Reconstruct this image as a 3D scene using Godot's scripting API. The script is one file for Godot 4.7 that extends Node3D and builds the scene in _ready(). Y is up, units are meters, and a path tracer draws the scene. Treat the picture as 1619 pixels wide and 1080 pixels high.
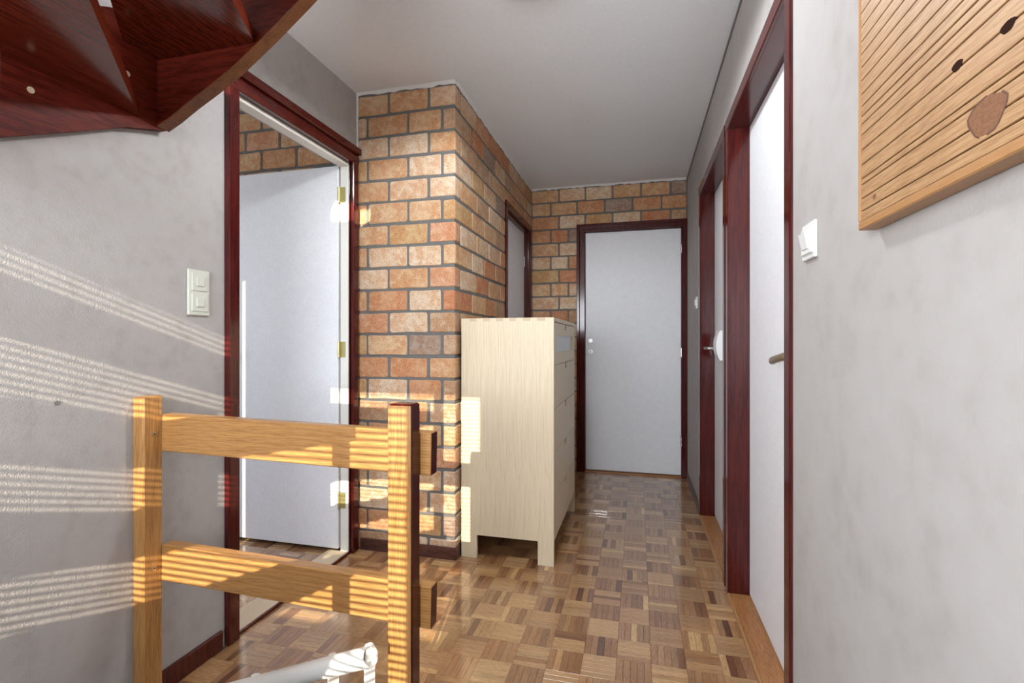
extends Node3D
# A landing with a brick pier, a parquet corridor, a winder staircase and a wooden stair railing.

var rng := RandomNumberGenerator.new()
var M := {}
var T := {}

const XL := -1.46
const XR := 0.39
const XB := -0.90
const ZB := -2.345
const ZE := -4.20
const CEIL := 2.44
const ZW := 0.70
const TILE := 0.1162

# ---------------------------------------------------------------- helpers
func col(r, g, b) -> Color:
	return Color(r / 255.0, g / 255.0, b / 255.0)

func lin(r, g, b) -> Color:
	return col(r, g, b).srgb_to_linear()

func tri(st, a, b, c, n):
	if (b - a).cross(c - a).dot(n) > 0.0:
		var t = b; b = c; c = t
	for p in [a, b, c]:
		st.set_normal(n); st.add_vertex(p)

func quad(st, a, b, c, d, n):
	tri(st, a, b, c, n); tri(st, a, c, d, n)

func new_st() -> SurfaceTool:
	var st := SurfaceTool.new(); st.begin(Mesh.PRIMITIVE_TRIANGLES); return st

# box from lo to hi with chamfered edges of width b
func add_box(st, lo: Vector3, hi: Vector3, b := 0.0, xf := Transform3D.IDENTITY):
	var c := (lo + hi) * 0.5
	var h := (hi - lo) * 0.5
	b = min(b, min(h.x, min(h.y, h.z)) * 0.49)
	var tp = func(p: Vector3) -> Vector3: return xf * (c + p)
	for ax in 3:
		var u := (ax + 1) % 3
		var v := (ax + 2) % 3
		for s in [-1.0, 1.0]:
			var n := Vector3.ZERO; n[ax] = s
			var pts := []
			for q in [[-1, -1], [1, -1], [1, 1], [-1, 1]]:
				var p := Vector3.ZERO
				p[ax] = s * h[ax]; p[u] = q[0] * (h[u] - b); p[v] = q[1] * (h[v] - b)
				pts.append(tp.call(p))
			quad(st, pts[0], pts[1], pts[2], pts[3], xf.basis * n)
	if b > 0.0:
		for ax in 3:
			var u := (ax + 1) % 3
			var v := (ax + 2) % 3
			for su in [-1.0, 1.0]:
				for sv in [-1.0, 1.0]:
					var n := Vector3.ZERO; n[u] = su; n[v] = sv; n = n.normalized()
					var pts := []
					for q in [[-1, 0], [1, 0], [1, 1], [-1, 1]]:
						var p := Vector3.ZERO
						p[ax] = q[0] * (h[ax] - b)
						p[u] = su * (h[u] - (0.0 if q[1] == 0 else b))
						p[v] = sv * (h[v] - (b if q[1] == 0 else 0.0))
						pts.append(tp.call(p))
					quad(st, pts[0], pts[1], pts[2], pts[3], xf.basis * n)
		for sx in [-1.0, 1.0]:
			for sy in [-1.0, 1.0]:
				for sz in [-1.0, 1.0]:
					var a := Vector3(sx * h.x, sy * (h.y - b), sz * (h.z - b))
					var d := Vector3(sx * (h.x - b), sy * h.y, sz * (h.z - b))
					var e := Vector3(sx * (h.x - b), sy * (h.y - b), sz * h.z)
					tri(st, tp.call(a), tp.call(d), tp.call(e), xf.basis * Vector3(sx, sy, sz).normalized())

# polygon in a plane, extruded: axis 0: points are (z, y) and depth runs in x; 1: (x, z) and depth in y; 2: (x, y) and depth in z
func place(axis: int, p: Vector2, d: float) -> Vector3:
	if axis == 0: return Vector3(d, p.y, p.x)
	if axis == 1: return Vector3(p.x, d, p.y)
	return Vector3(p.x, p.y, d)

func add_prism(st, poly: PackedVector2Array, axis: int, d0: float, d1: float):
	var idx := Geometry2D.triangulate_polygon(poly)
	var n0 := Vector3.ZERO; n0[axis] = -1.0 if d0 < d1 else 1.0
	for k in range(0, idx.size(), 3):
		tri(st, place(axis, poly[idx[k]], d0), place(axis, poly[idx[k + 1]], d0), place(axis, poly[idx[k + 2]], d0), n0)
		tri(st, place(axis, poly[idx[k]], d1), place(axis, poly[idx[k + 1]], d1), place(axis, poly[idx[k + 2]], d1), -n0)
	var cw := Geometry2D.is_polygon_clockwise(poly)
	for k in poly.size():
		var a := poly[k]
		var b := poly[(k + 1) % poly.size()]
		var e := (b - a).normalized()
		var o := Vector2(e.y, -e.x)
		if cw: o = -o
		var n := place(axis, o, 0.0)
		quad(st, place(axis, a, d0), place(axis, b, d0), place(axis, b, d1), place(axis, a, d1), n)

# tube along a list of points, radius r; open ends get caps when cap is true
func add_tube(st, pts: Array, r: float, seg := 14, cap := true, r_in := 0.0):
	var rings := []
	for i in pts.size():
		var t: Vector3
		if i == 0: t = pts[1] - pts[0]
		elif i == pts.size() - 1: t = pts[i] - pts[i - 1]
		else: t = pts[i + 1] - pts[i - 1]
		t = t.normalized()
		var up := Vector3.UP if abs(t.y) < 0.9 else Vector3.RIGHT
		var s := t.cross(up).normalized()
		var w := s.cross(t).normalized()
		var ring := []
		for k in seg:
			var a := TAU * k / seg
			ring.append(s * cos(a) + w * sin(a))
		rings.append([pts[i], ring, t])
	for pass_i in (2 if r_in > 0.0 else 1):
		var rr: float = r if pass_i == 0 else r_in
		var sg: float = 1.0 if pass_i == 0 else -1.0
		for i in pts.size() - 1:
			for k in seg:
				var k2 := (k + 1) % seg
				var q := [[i, k], [i + 1, k], [i + 1, k2], [i, k2]]
				var ps := []
				var ns := []
				for e in q:
					ps.append(rings[e[0]][0] + rings[e[0]][1][e[1]] * rr)
					ns.append(rings[e[0]][1][e[1]] * sg)
				var order := [0, 1, 2, 0, 2, 3]
				if (ps[1] - ps[0]).cross(ps[2] - ps[0]).dot(ns[0]) > 0.0: order = [0, 2, 1, 0, 3, 2]
				for o in order:
					st.set_normal(ns[o]); st.add_vertex(ps[o])
	for e in [[0, -1.0], [pts.size() - 1, 1.0]]:
		var g = rings[e[0]]
		for k in seg:
			var k2 := (k + 1) % seg
			if r_in > 0.0:
				quad(st, g[0] + g[1][k] * r, g[0] + g[1][k2] * r, g[0] + g[1][k2] * r_in, g[0] + g[1][k] * r_in, g[2] * e[1])
			elif cap:
				tri(st, g[0], g[0] + g[1][k] * r, g[0] + g[1][k2] * r, g[2] * e[1])

func obj(called: String, st: SurfaceTool, m: Material, parent: Node = self) -> MeshInstance3D:
	var o := MeshInstance3D.new()
	o.name = called
	o.mesh = st.commit()
	o.material_override = m
	parent.add_child(o, true)
	return o

func box(called: String, lo: Vector3, hi: Vector3, m: Material, parent: Node = self, b := 0.0) -> MeshInstance3D:
	var st := new_st()
	add_box(st, lo, hi, b)
	return obj(called, st, m, parent)

func tag(o: Node, label: String, category: String, group := "", kind := ""):
	o.set_meta("label", label); o.set_meta("category", category)
	if group != "": o.set_meta("group", group)
	if kind != "": o.set_meta("kind", kind)

func base(called: String, label: String, category: String, kind := "", at := Vector3.ZERO) -> Node3D:
	var o := Node3D.new(); o.name = called; add_child(o, true); o.position = at
	tag(o, label, category, "", kind)
	return o

# ---------------------------------------------------------------- textures and materials
func noise(kind: int, freq: float, octaves: int, sd: int) -> FastNoiseLite:
	var n := FastNoiseLite.new()
	n.noise_type = kind; n.frequency = freq; n.seed = sd
	n.fractal_type = FastNoiseLite.FRACTAL_FBM if octaves > 1 else FastNoiseLite.FRACTAL_NONE
	n.fractal_octaves = octaves
	return n

func grey(n: FastNoiseLite, size: int) -> PackedByteArray:
	var im := n.get_seamless_image(size, size)
	im.convert(Image.FORMAT_L8)
	return im.get_data()

# colours picked along a ramp by f(i) in 0..1
func ramp_tex(size: int, f: Callable, stops: Array) -> ImageTexture:
	var data := PackedByteArray(); data.resize(size * size * 3)
	var lut := []
	for k in 256:
		var t := k / 255.0
		var c: Color = stops[-1][1]
		for s in stops.size() - 1:
			if t <= stops[s + 1][0]:
				c = (stops[s][1] as Color).lerp(stops[s + 1][1], clampf((t - stops[s][0]) / (stops[s + 1][0] - stops[s][0]), 0.0, 1.0))
				break
		lut.append([int(c.r * 255), int(c.g * 255), int(c.b * 255)])
	for i in size * size:
		var l = lut[clampi(int(f.call(i) * 255.0), 0, 255)]
		data[i * 3] = l[0]; data[i * 3 + 1] = l[1]; data[i * 3 + 2] = l[2]
	var im := Image.create_from_data(size, size, false, Image.FORMAT_RGB8, data)
	im.generate_mipmaps()
	return ImageTexture.create_from_image(im)

func mat(c: Color, rough: float, tex: Texture2D = null, scale := Vector3.ONE, world := true, spec := 0.5) -> StandardMaterial3D:
	var m := StandardMaterial3D.new()
	m.albedo_color = c; m.roughness = rough; m.metallic_specular = spec
	if tex:
		m.albedo_texture = tex
		m.uv1_triplanar = true; m.uv1_world_triplanar = world; m.uv1_scale = scale
		m.uv1_triplanar_sharpness = 8.0
	return m

func relief(m: StandardMaterial3D, tex: Texture2D, cm: float):
	m.heightmap_enabled = true; m.heightmap_texture = tex; m.heightmap_scale = cm

# value below which the given share of a grey map lies
func level(v: PackedByteArray, share: float) -> float:
	var few := []
	for i in range(0, v.size(), 37): few.append(v[i])
	few.sort()
	return few[int(share * (few.size() - 1))]

func make_materials():
	var a := grey(noise(FastNoiseLite.TYPE_SIMPLEX_SMOOTH, 0.02, 5, 11), 512)
	var b := grey(noise(FastNoiseLite.TYPE_SIMPLEX_SMOOTH, 0.09, 4, 12), 512)
	var c := grey(noise(FastNoiseLite.TYPE_CELLULAR, 0.05, 1, 13), 512)
	var d := grey(noise(FastNoiseLite.TYPE_SIMPLEX_SMOOTH, 0.006, 3, 14), 512)
	var w := Color.WHITE
	# wallpaper: faint mottling and a fibrous emboss
	T.paper = ramp_tex(512, func(i): return (a[i] * 0.55 + d[i] * 0.45) / 255.0, [[0.0, Color(0.92, 0.91, 0.9)], [0.45, Color(0.975, 0.972, 0.968)], [1.0, w]])
	var e := grey(noise(FastNoiseLite.TYPE_SIMPLEX_SMOOTH, 0.11, 3, 15), 1024)
	var g := grey(noise(FastNoiseLite.TYPE_SIMPLEX_SMOOTH, 0.03, 3, 16), 1024)
	T.emboss = ramp_tex(1024, func(i): return (e[i] * 0.55 + g[i] * 0.45) / 255.0, [[0.0, Color.BLACK], [1.0, w]])
	# brick: cloudy firing marks with dark pits
	var bd := PackedByteArray(); bd.resize(512 * 512 * 3)
	var low: float = level(b, 0.045)
	var high: float = level(a, 0.94)
	var mid_lo: float = level(a, 0.1)
	var mid_hi: float = level(a, 0.9)
	var d_lo: float = level(d, 0.1)
	var d_hi: float = level(d, 0.9)
	for i in 512 * 512:
		var n1: float = clampf((a[i] - mid_lo) / (mid_hi - mid_lo), 0.0, 1.0)
		var n2: float = clampf((d[i] - d_lo) / (d_hi - d_lo), 0.0, 1.0)
		var q := Color(0.95, 0.83, 0.73).lerp(Color(1.0, 0.97, 0.93), smoothstep(0.0, 1.0, n1 * 0.45 + n2 * 0.55))
		q = q * (0.95 + 0.05 * (b[i] / 255.0))
		q = q.lerp(Color(0.50, 0.34, 0.25), clampf((low - b[i]) / 8.0, 0.0, 1.0) * 0.85)
		q = q.lerp(Color(1.0, 1.0, 0.99), clampf((a[i] - high) / 16.0, 0.0, 1.0) * 0.7)
		bd[i * 3] = int(q.r * 255); bd[i * 3 + 1] = int(q.g * 255); bd[i * 3 + 2] = int(q.b * 255)
	var bi := Image.create_from_data(512, 512, false, Image.FORMAT_RGB8, bd)
	bi.generate_mipmaps()
	T.brick = ImageTexture.create_from_image(bi)
	T.rough = ramp_tex(512, func(i): return (b[i] * 0.45 + a[i] * 0.55) / 255.0, [[0.0, Color.BLACK], [0.3, Color(0.1, 0.1, 0.1)], [0.42, Color(0.7, 0.7, 0.7)], [1.0, w]])
	T.mortar = ramp_tex(512, func(i): return b[i] / 255.0, [[0.0, Color(0.7, 0.7, 0.7)], [1.0, w]])
	# wood: fine streaks over broad ones (stretched by the mapping scale)
	T.grain = ramp_tex(512, func(i): return (a[i] * 0.5 + b[i] * 0.3 + d[i] * 0.2) / 255.0, [[0.0, Color(0.66, 0.58, 0.5)], [0.36, Color(0.84, 0.79, 0.74)], [0.5, Color(0.94, 0.92, 0.89)], [0.62, Color(1, 0.985, 0.97)], [1.0, w]])
	T.fine = ramp_tex(512, func(i): return (a[i] * 0.6 + b[i] * 0.4) / 255.0, [[0.0, Color(0.86, 0.82, 0.76)], [0.5, Color(0.965, 0.955, 0.94)], [1.0, w]])
	T.stain = ramp_tex(512, func(i): return (a[i] * 0.5 + d[i] * 0.5) / 255.0, [[0.0, Color(0.62, 0.5, 0.48)], [0.42, Color(0.84, 0.78, 0.76)], [0.6, w], [1.0, Color(1, 0.95, 0.9)]])
	T.plaster = ramp_tex(512, func(i): return (b[i] * 0.7 + a[i] * 0.3) / 255.0, [[0.0, Color(0.94, 0.94, 0.94)], [1.0, w]])

	M.paper_left = mat(col(174, 170, 167), 0.85, T.paper, Vector3.ONE * 1.7)
	relief(M.paper_left, T.emboss, 0.13)
	M.paper_right = mat(col(174, 170, 167), 0.85, T.paper, Vector3.ONE * 1.1)
	relief(M.paper_right, T.emboss, 0.05)
	M.ceiling = mat(col(239, 241, 243), 0.9, T.plaster, Vector3.ONE * 3.0)
	relief(M.ceiling, T.emboss, 0.04)
	M.caulk = mat(col(232, 231, 228), 0.8, T.plaster, Vector3.ONE * 8.0)
	M.mortar = mat(col(134, 133, 130), 0.95, T.mortar, Vector3.ONE * 9.0)
	relief(M.mortar, T.rough, 0.2)
	M.brick = []
	for k in [[206, 174, 140], [202, 160, 126], [210, 182, 150], [218, 202, 182], [198, 148, 116], [206, 166, 138], [190, 166, 142], [214, 192, 168], [166, 152, 142], [200, 172, 132]]:
		var bm := mat(col(k[0], k[1], k[2]), 0.9, T.brick, Vector3.ONE * 2.3)
		relief(bm, T.rough, 0.18)
		M.brick.append(bm)
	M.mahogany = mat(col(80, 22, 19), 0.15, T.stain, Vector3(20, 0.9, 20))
	M.mahogany_head = mat(col(80, 22, 19), 0.15, T.stain, Vector3(20, 20, 0.9))
	M.stair = mat(col(92, 30, 17), 0.5, T.stain, Vector3(1.6, 16, 1.4), true, 0.25)
	M.stair_tread = mat(col(96, 36, 20), 0.17, T.stain, Vector3(20, 9, 1.3))
	M.stair_edge = mat(col(112, 66, 36), 0.35, T.grain, Vector3(2, 14, 2))
	M.skirting = mat(col(84, 50, 42), 0.4, T.stain, Vector3(2, 10, 2))
	M.door = mat(col(242, 243, 246), 0.5, T.plaster, Vector3.ONE * 1.3)
	M.white_paint = mat(col(226, 224, 216), 0.45)
	M.maple = mat(col(226, 212, 184), 0.45, T.fine, Vector3(13, 0.3, 13))
	M.maple_end = mat(col(206, 186, 158), 0.6, T.fine, Vector3(30, 30, 30))
	M.maple_front = mat(col(226, 212, 184), 0.4, T.fine, Vector3(26, 26, 1.5))
	M.notch = mat(col(138, 92, 46), 0.7)
	M.rail_long = mat(col(184, 138, 84), 0.3, T.grain, Vector3(1.0, 34, 34))
	M.rail_up = mat(col(184, 138, 84), 0.3, T.grain, Vector3(34, 1.0, 34))
	M.sill = mat(col(168, 118, 72), 0.35, T.grain, Vector3(20, 20, 2))
	M.sill_pale = mat(col(206, 188, 160), 0.45, T.fine, Vector3(24, 24, 1.5))
	M.pine = mat(col(180, 144, 104), 0.5, T.grain, Vector3(30, 46, 1.6))
	M.pine_edge = mat(col(174, 130, 86), 0.45, T.fine, Vector3(20, 20, 2.0))
	M.knot = mat(col(132, 92, 62), 0.8, T.grain, Vector3(60, 60, 30))
	M.knot_ring = mat(col(92, 58, 40), 0.6)
	M.knot_dark = mat(col(46, 26, 18), 0.85, null, Vector3.ONE, true, 0.15)
	M.parquet_z = mat(Color.WHITE, 0.28, T.grain, Vector3(30, 30, 2.6))
	M.parquet_x = mat(Color.WHITE, 0.28, T.grain, Vector3(2.6, 30, 30))
	for k in ["parquet_z", "parquet_x"]:
		M[k].vertex_color_use_as_albedo = true
		M[k].clearcoat_enabled = true; M[k].clearcoat = 0.9; M[k].clearcoat_roughness = 0.09
	M.subfloor = mat(col(60, 42, 30), 0.8)
	M.plastic = mat(col(204, 206, 194), 0.35)
	M.plastic_white = mat(col(224, 224, 222), 0.35)
	M.tube_white = mat(col(236, 235, 230), 0.3)
	M.chrome = mat(col(200, 200, 196), 0.25); M.chrome.metallic = 0.9
	M.steel_warm = mat(col(186, 168, 140), 0.3); M.steel_warm.metallic = 0.85
	M.brass = mat(col(196, 186, 130), 0.35); M.brass.metallic = 0.7
	M.dark = mat(col(30, 26, 26), 0.7)
	M.cable = mat(col(120, 118, 114), 0.6)
	M.frosted = mat(col(206, 212, 216), 0.3)
	M.blind = mat(col(235, 235, 232), 0.5)
	M.shell = mat(col(205, 200, 194), 0.9)
	M.lamp_glass = mat(col(236, 236, 234), 0.3)
	M.lamp_glass.emission_enabled = true; M.lamp_glass.emission = Color(1.0, 0.985, 0.96); M.lamp_glass.emission_energy_multiplier = 1.2
	M.glass = StandardMaterial3D.new()
	M.glass.albedo_color = Color(0.95, 0.97, 0.98, 0.06); M.glass.transparency = BaseMaterial3D.TRANSPARENCY_ALPHA; M.glass.roughness = 0.02

# ---------------------------------------------------------------- bricks
# a hand-moulded brick: uneven outline with rounded corners, its face (towards +face) edged by a small chamfer
func brick_mesh(size: Vector3, face: int) -> ArrayMesh:
	var st := new_st()
	if face == 1:
		add_box(st, -size * 0.5, size * 0.5, 0.006)
		return st.commit()
	var hw: float = (size.x if face == 2 else size.z) * 0.5
	var hh := size.y * 0.5
	var out: Array[Vector2] = []
	for q in [[-1, -1], [1, -1], [1, 1], [-1, 1]]:
		var r := minf(rng.randf_range(0.006, 0.013), hw * 0.5)
		var c := Vector2(q[0] * hw, q[1] * hh) + Vector2(rng.randf_range(-0.0015, 0.0015), rng.randf_range(-0.0015, 0.0015))
		var e1 := c - Vector2(0, q[1] * r)
		var e2 := c - Vector2(q[0] * r, 0)
		var cm := c - Vector2(q[0], q[1]) * r * 0.3
		out.append_array([e1, cm, e2])
		if q[1] == -1 and q[0] == -1 and hw > 0.05: out.append(Vector2(rng.randf_range(-0.4, 0.4) * hw, -hh + rng.randf_range(-0.0015, 0.0025)))
		if q[1] == 1 and q[0] == 1 and hw > 0.05: out.append(Vector2(rng.randf_range(-0.4, 0.4) * hw, hh + rng.randf_range(-0.0025, 0.0015)))
	# order the outline by angle so that it never crosses itself
	out.sort_custom(func(p, q2): return atan2(p.y / hh, p.x / hw) < atan2(q2.y / hh, q2.x / hw))
	var dh: float = (size.z if face == 2 else size.x) * 0.5
	var put = func(p: Vector2, d: float) -> Vector3: return Vector3(p.x, p.y, d) if face == 2 else Vector3(d, p.y, -p.x)
	var nf := Vector3.ZERO; nf[face] = 1.0
	var cen: Vector3 = put.call(Vector2.ZERO, dh)
	for k in out.size():
		var p := out[k]
		var n := out[(k + 1) % out.size()]
		var pi := p - p.normalized() * 0.004
		var ni := n - n.normalized() * 0.004
		tri(st, cen, put.call(pi, dh), put.call(ni, dh), nf)
		var e := (n - p).normalized()
		var sd: Vector3 = put.call(Vector2(e.y, -e.x), 0.0)
		if sd.dot(put.call(p + n, 0.0)) < 0.0: sd = -sd
		quad(st, put.call(pi, dh), put.call(ni, dh), put.call(n, dh - 0.004), put.call(p, dh - 0.004), (nf + sd).normalized())
		quad(st, put.call(p, dh - 0.004), put.call(n, dh - 0.004), put.call(n, dh - 0.03), put.call(p, dh - 0.03), sd)
	return st.commit()

func brick(parent: Node, lo: Vector3, hi: Vector3, face: int):
	var size := hi - lo
	var made := brick_mesh(size, face)
	var o := MeshInstance3D.new()
	o.name = "brick"
	o.mesh = made
	var r := rng.randf()
	var k := 0
	if r < 0.16: k = 0
	elif r < 0.30: k = 1
	elif r < 0.46: k = 2
	elif r < 0.58: k = 3
	elif r < 0.66: k = 4
	elif r < 0.76: k = 5
	elif r < 0.82: k = 6
	elif r < 0.92: k = 7
	elif r < 0.95: k = 8
	else: k = 9
	o.material_override = M.brick[k]
	parent.add_child(o, true)
	var p := (lo + hi) * 0.5
	p[face] += rng.randf_range(-0.0015, 0.002)
	p.y += rng.randf_range(-0.0015, 0.0015)
	o.position = p
	var rot := Vector3.ZERO; rot[face] = deg_to_rad(rng.randf_range(-0.5, 0.5))
	o.rotation = rot

func row_y(r: int) -> Array:
	var y0 := 0.103 + 0.1162 * (r - 1)
	return [max(y0, 0.0) + 0.0065, min(y0 + 0.1162, CEIL - 0.012) - 0.0065]

# ---------------------------------------------------------------- parquet
const TONES := [[188, 154, 112], [166, 128, 92], [136, 98, 70], [204, 170, 122], [156, 112, 74], [108, 74, 56], [178, 140, 98]]

func tone(along_z: bool) -> Color:  # strips along z picked darker: sheen of the grain put into the colour
	var r := rng.randf()
	var k: int
	if along_z:
		k = [2, 1, 4, 1, 6, 5, 2, 0, 1, 3, 6, 2][int(r * 12)]
	else:
		k = [0, 3, 1, 6, 0, 4, 6, 3, 1, 0, 6, 2][int(r * 12)]
	var t = TONES[k]
	var v := rng.randf_range(0.92, 1.06)
	return lin(t[0] * v, t[1] * v, t[2] * v)

func add_strip(st, lo: Vector3, hi: Vector3, c: Color):
	st.set_color(c)
	var e := 0.0006
	var y := hi.y
	var p := [Vector3(lo.x + e, y, lo.z + e), Vector3(hi.x - e, y, lo.z + e), Vector3(hi.x - e, y, hi.z - e), Vector3(lo.x + e, y, hi.z - e)]
	var q := [Vector3(lo.x + 0.0002, lo.y, lo.z + 0.0002), Vector3(hi.x - 0.0002, lo.y, lo.z + 0.0002), Vector3(hi.x - 0.0002, lo.y, hi.z - 0.0002), Vector3(lo.x + 0.0002, lo.y, hi.z - 0.0002)]
	quad(st, p[0], p[1], p[2], p[3], Vector3.UP)
	var ns := [Vector3(0, 0.6, -0.8), Vector3(0.8, 0.6, 0), Vector3(0, 0.6, 0.8), Vector3(-0.8, 0.6, 0)]
	for k in 4:
		quad(st, p[k], p[(k + 1) % 4], q[(k + 1) % 4], q[k], ns[k])

# areas: list of Rect2 in (x, z); tiles are clipped to them
func parquet(parent: Node, areas: Array, most: int, fingered: int):
	var cells := []
	for area in areas:
		var r: Rect2 = area
		var i0 := floori((r.position.x + 0.0705) / TILE)
		var i1 := floori((r.end.x + 0.0705) / TILE)
		var j0 := floori((r.position.y + 2.2185) / TILE)
		var j1 := floori((r.end.y + 2.2185) / TILE)
		for i in range(i0, i1 + 1):
			for j in range(j0, j1 + 1):
				var cell := Rect2(-0.0705 + i * TILE, -2.2185 + j * TILE, TILE, TILE).intersection(r)
				if cell.size.x > 0.004 and cell.size.y > 0.004:
					var full := Rect2(-0.0705 + i * TILE, -2.2185 + j * TILE, TILE, TILE)
					cells.append([cell, full, posmod(i + j, 2) == 0])
	cells.sort_custom(func(p, q): return p[0].get_center().length() - sqrt(p[0].get_area()) * 4.0 < q[0].get_center().length() - sqrt(q[0].get_area()) * 4.0)
	var rest := [new_st(), new_st()]
	var rest_n := [0, 0]
	for n in cells.size():
		var cell: Rect2 = cells[n][0]
		var full: Rect2 = cells[n][1]
		var along_z: bool = cells[n][2]
		var m: Material = M.parquet_z if along_z else M.parquet_x
		var holder: Node = null
		var st: SurfaceTool = null
		if n < fingered:
			holder = Node3D.new(); holder.name = "parquet_tile"; parent.add_child(holder, true)
		elif n < most:
			st = new_st()
		else:
			st = rest[0 if along_z else 1]; rest_n[0 if along_z else 1] += 1
		var shade := rng.randf_range(0.92, 1.06)
		var ground := tone(along_z).lerp(lin(158, 118, 82) if along_z else lin(182, 146, 106), 0.65)  # tile base carries the same painted sheen difference by direction
		for k in 5:
			var s := full
			if along_z: s = Rect2(full.position.x + k * TILE / 5, full.position.y, TILE / 5, TILE)
			else: s = Rect2(full.position.x, full.position.y + k * TILE / 5, TILE, TILE / 5)
			s = s.intersection(cell)
			if s.size.x < 0.002 or s.size.y < 0.002: continue
			var c := (tone(along_z) if rng.randf() < 0.4 else ground * rng.randf_range(0.9, 1.1)) * shade
			var y := rng.randf_range(-0.0002, 0.0002)
			var sst := new_st() if holder else st
			add_strip(sst, Vector3(s.position.x, -0.008, s.position.y), Vector3(s.end.x, y, s.end.y), c)
			if holder: obj("parquet_strip", sst, m, holder)
		if holder == null and n < most: obj("parquet_tile", st, m, parent)
	for k in 2:
		if rest_n[k] > 0:
			var o := obj("parquet_field", rest[k], M.parquet_z if k == 0 else M.parquet_x, parent)
			o.set_meta("kind", "stuff")

# ---------------------------------------------------------------- doors
# a node whose x runs along the wall, y up and z out of the wall towards the hall
func door_node(called: String, label: String, at: Vector3, turn: float) -> Node3D:
	var o := base(called, label, "door", "structure", at)
	o.rotation.y = turn
	return o

# frame round an opening from x = 0 to w and up to h: casing on the wall face, lining of the given depth behind it
func door_frame(o: Node3D, w: float, h: float, cw: float, proud: float, depth: float, m: Material, mh: Material, stop := 0.0, head_more := 0.0):
	for s in [0, 1]:
		var st := new_st()
		var x0: float = -cw if s == 0 else w
		add_box(st, Vector3(x0, 0, -0.004), Vector3(x0 + cw, h + cw, proud), 0.003)
		var l0: float = -0.012 if s == 0 else w
		add_box(st, Vector3(l0, 0, -depth), Vector3(l0 + 0.012, h, -0.001), 0.001)
		if stop > 0.0:
			var s0: float = 0.0 if s == 0 else w - stop
			add_box(st, Vector3(s0, 0, -depth), Vector3(s0 + stop, h, -0.012), 0.003)
		obj("jamb", st, m, o)
	var st2 := new_st()
	add_box(st2, Vector3(-cw - 0.001, h, -0.004), Vector3(w + cw + 0.001, h + cw + 0.001, proud + 0.002), 0.003)
	add_box(st2, Vector3(-0.012, h, -depth), Vector3(w + 0.012, h + 0.012, -0.001), 0.001)
	if stop > 0.0:
		add_box(st2, Vector3(0, h - stop, -depth), Vector3(w, h, -0.0118), 0.003)
	if head_more > 0.0:
		add_box(st2, Vector3(-cw - 0.01, h + cw, 0.0), Vector3(w + cw, h + cw + 0.036, head_more), 0.005)
	obj("head", st2, mh, o)

func lever(o: Node, at: Vector3, dir: float, m: Material, reach := 0.05, length := 0.11, thick := 0.0085):
	var h := Node3D.new(); h.name = "handle"; o.add_child(h, true); h.position = at
	var st := new_st()
	add_tube(st, [Vector3(0, 0, 0), Vector3(0, 0, reach * 0.7), Vector3(dir * 0.006, 0, reach * 0.93), Vector3(dir * 0.02, 0, reach), Vector3(dir * length * 0.8, 0, reach), Vector3(dir * length, 0, reach * 0.85)], thick)
	obj("lever", st, m, h)
	var s2 := new_st()
	add_box(s2, Vector3(-0.02, -0.045, 0), Vector3(0.02, 0.045, 0.006), 0.002)
	obj("rose_plate", s2, m, h)

# ---------------------------------------------------------------- scene
func _ready():
	rng.seed = 4711
	set_camera()
	set_light()
	make_materials()
	build_shell()
	build_floor()
	build_left_wall()
	build_brick_walls()
	build_right_wall()
	build_doors()
	build_window()
	build_stairs()
	build_railing()
	build_dresser()
	build_small_things()

func set_camera():
	var cam := Camera3D.new()
	cam.name = "camera"
	cam.position = Vector3(0, 1.11, 0)
	cam.rotation.y = atan(198.5 / 775.0)
	cam.fov = rad_to_deg(2.0 * atan(540.0 / 775.0))
	cam.near = 0.02; cam.far = 100.0
	add_child(cam)
	cam.current = true

func set_light():
	var we := WorldEnvironment.new(); we.name = "world_environment"
	var e := Environment.new()
	var sky := Sky.new()
	var sm := ProceduralSkyMaterial.new()
	sm.sky_top_color = Color(0.62, 0.76, 1.0); sm.sky_horizon_color = Color(0.96, 0.97, 1.0)
	sm.ground_bottom_color = Color(0.5, 0.49, 0.46); sm.ground_horizon_color = Color(0.78, 0.78, 0.76)
	sm.sun_angle_max = 0.0
	sm.energy_multiplier = 1.0
	sky.sky_material = sm
	e.background_mode = Environment.BG_SKY
	e.sky = sky
	e.background_energy_multiplier = 3.0
	e.tonemap_mode = Environment.TONE_MAPPER_LINEAR
	e.tonemap_exposure = 1.15
	e.sdfgi_enabled = true; e.ssao_enabled = true; e.ssil_enabled = true
	we.environment = e
	add_child(we)
	var sun := DirectionalLight3D.new(); sun.name = "sun"
	sun.look_at_from_position(Vector3.ZERO, Vector3(-0.172, -0.335, -1.0), Vector3.UP)
	sun.light_color = Color(1.0, 0.95, 0.86)
	sun.light_energy = 4.6
	sun.light_angular_distance = 0.34
	sun.shadow_enabled = true
	sun.sky_mode = DirectionalLight3D.SKY_MODE_LIGHT_ONLY
	add_child(sun)
	# daylight entering by the window behind the camera, by the roof window over the stairs and by the side room's window
	daylight("window_daylight", Vector3(-0.78, 1.34, 0.585), Vector3(-0.78, 1.34, -1.0), Vector2(1.04, 1.05), 6.4, Color(0.95, 0.975, 1.0))
	daylight("roof_daylight", Vector3(-0.8, 3.9, -0.4), Vector3(-0.8, 0.0, -0.401), Vector2(0.8, 0.9), 2.5, Color(0.95, 0.97, 1.0))
	daylight("room_daylight", Vector3(-3.9, 1.4, -0.6), Vector3(0.0, 1.4, -1.2), Vector2(1.2, 1.3), 2.5, Color(0.95, 0.97, 1.0))

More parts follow.
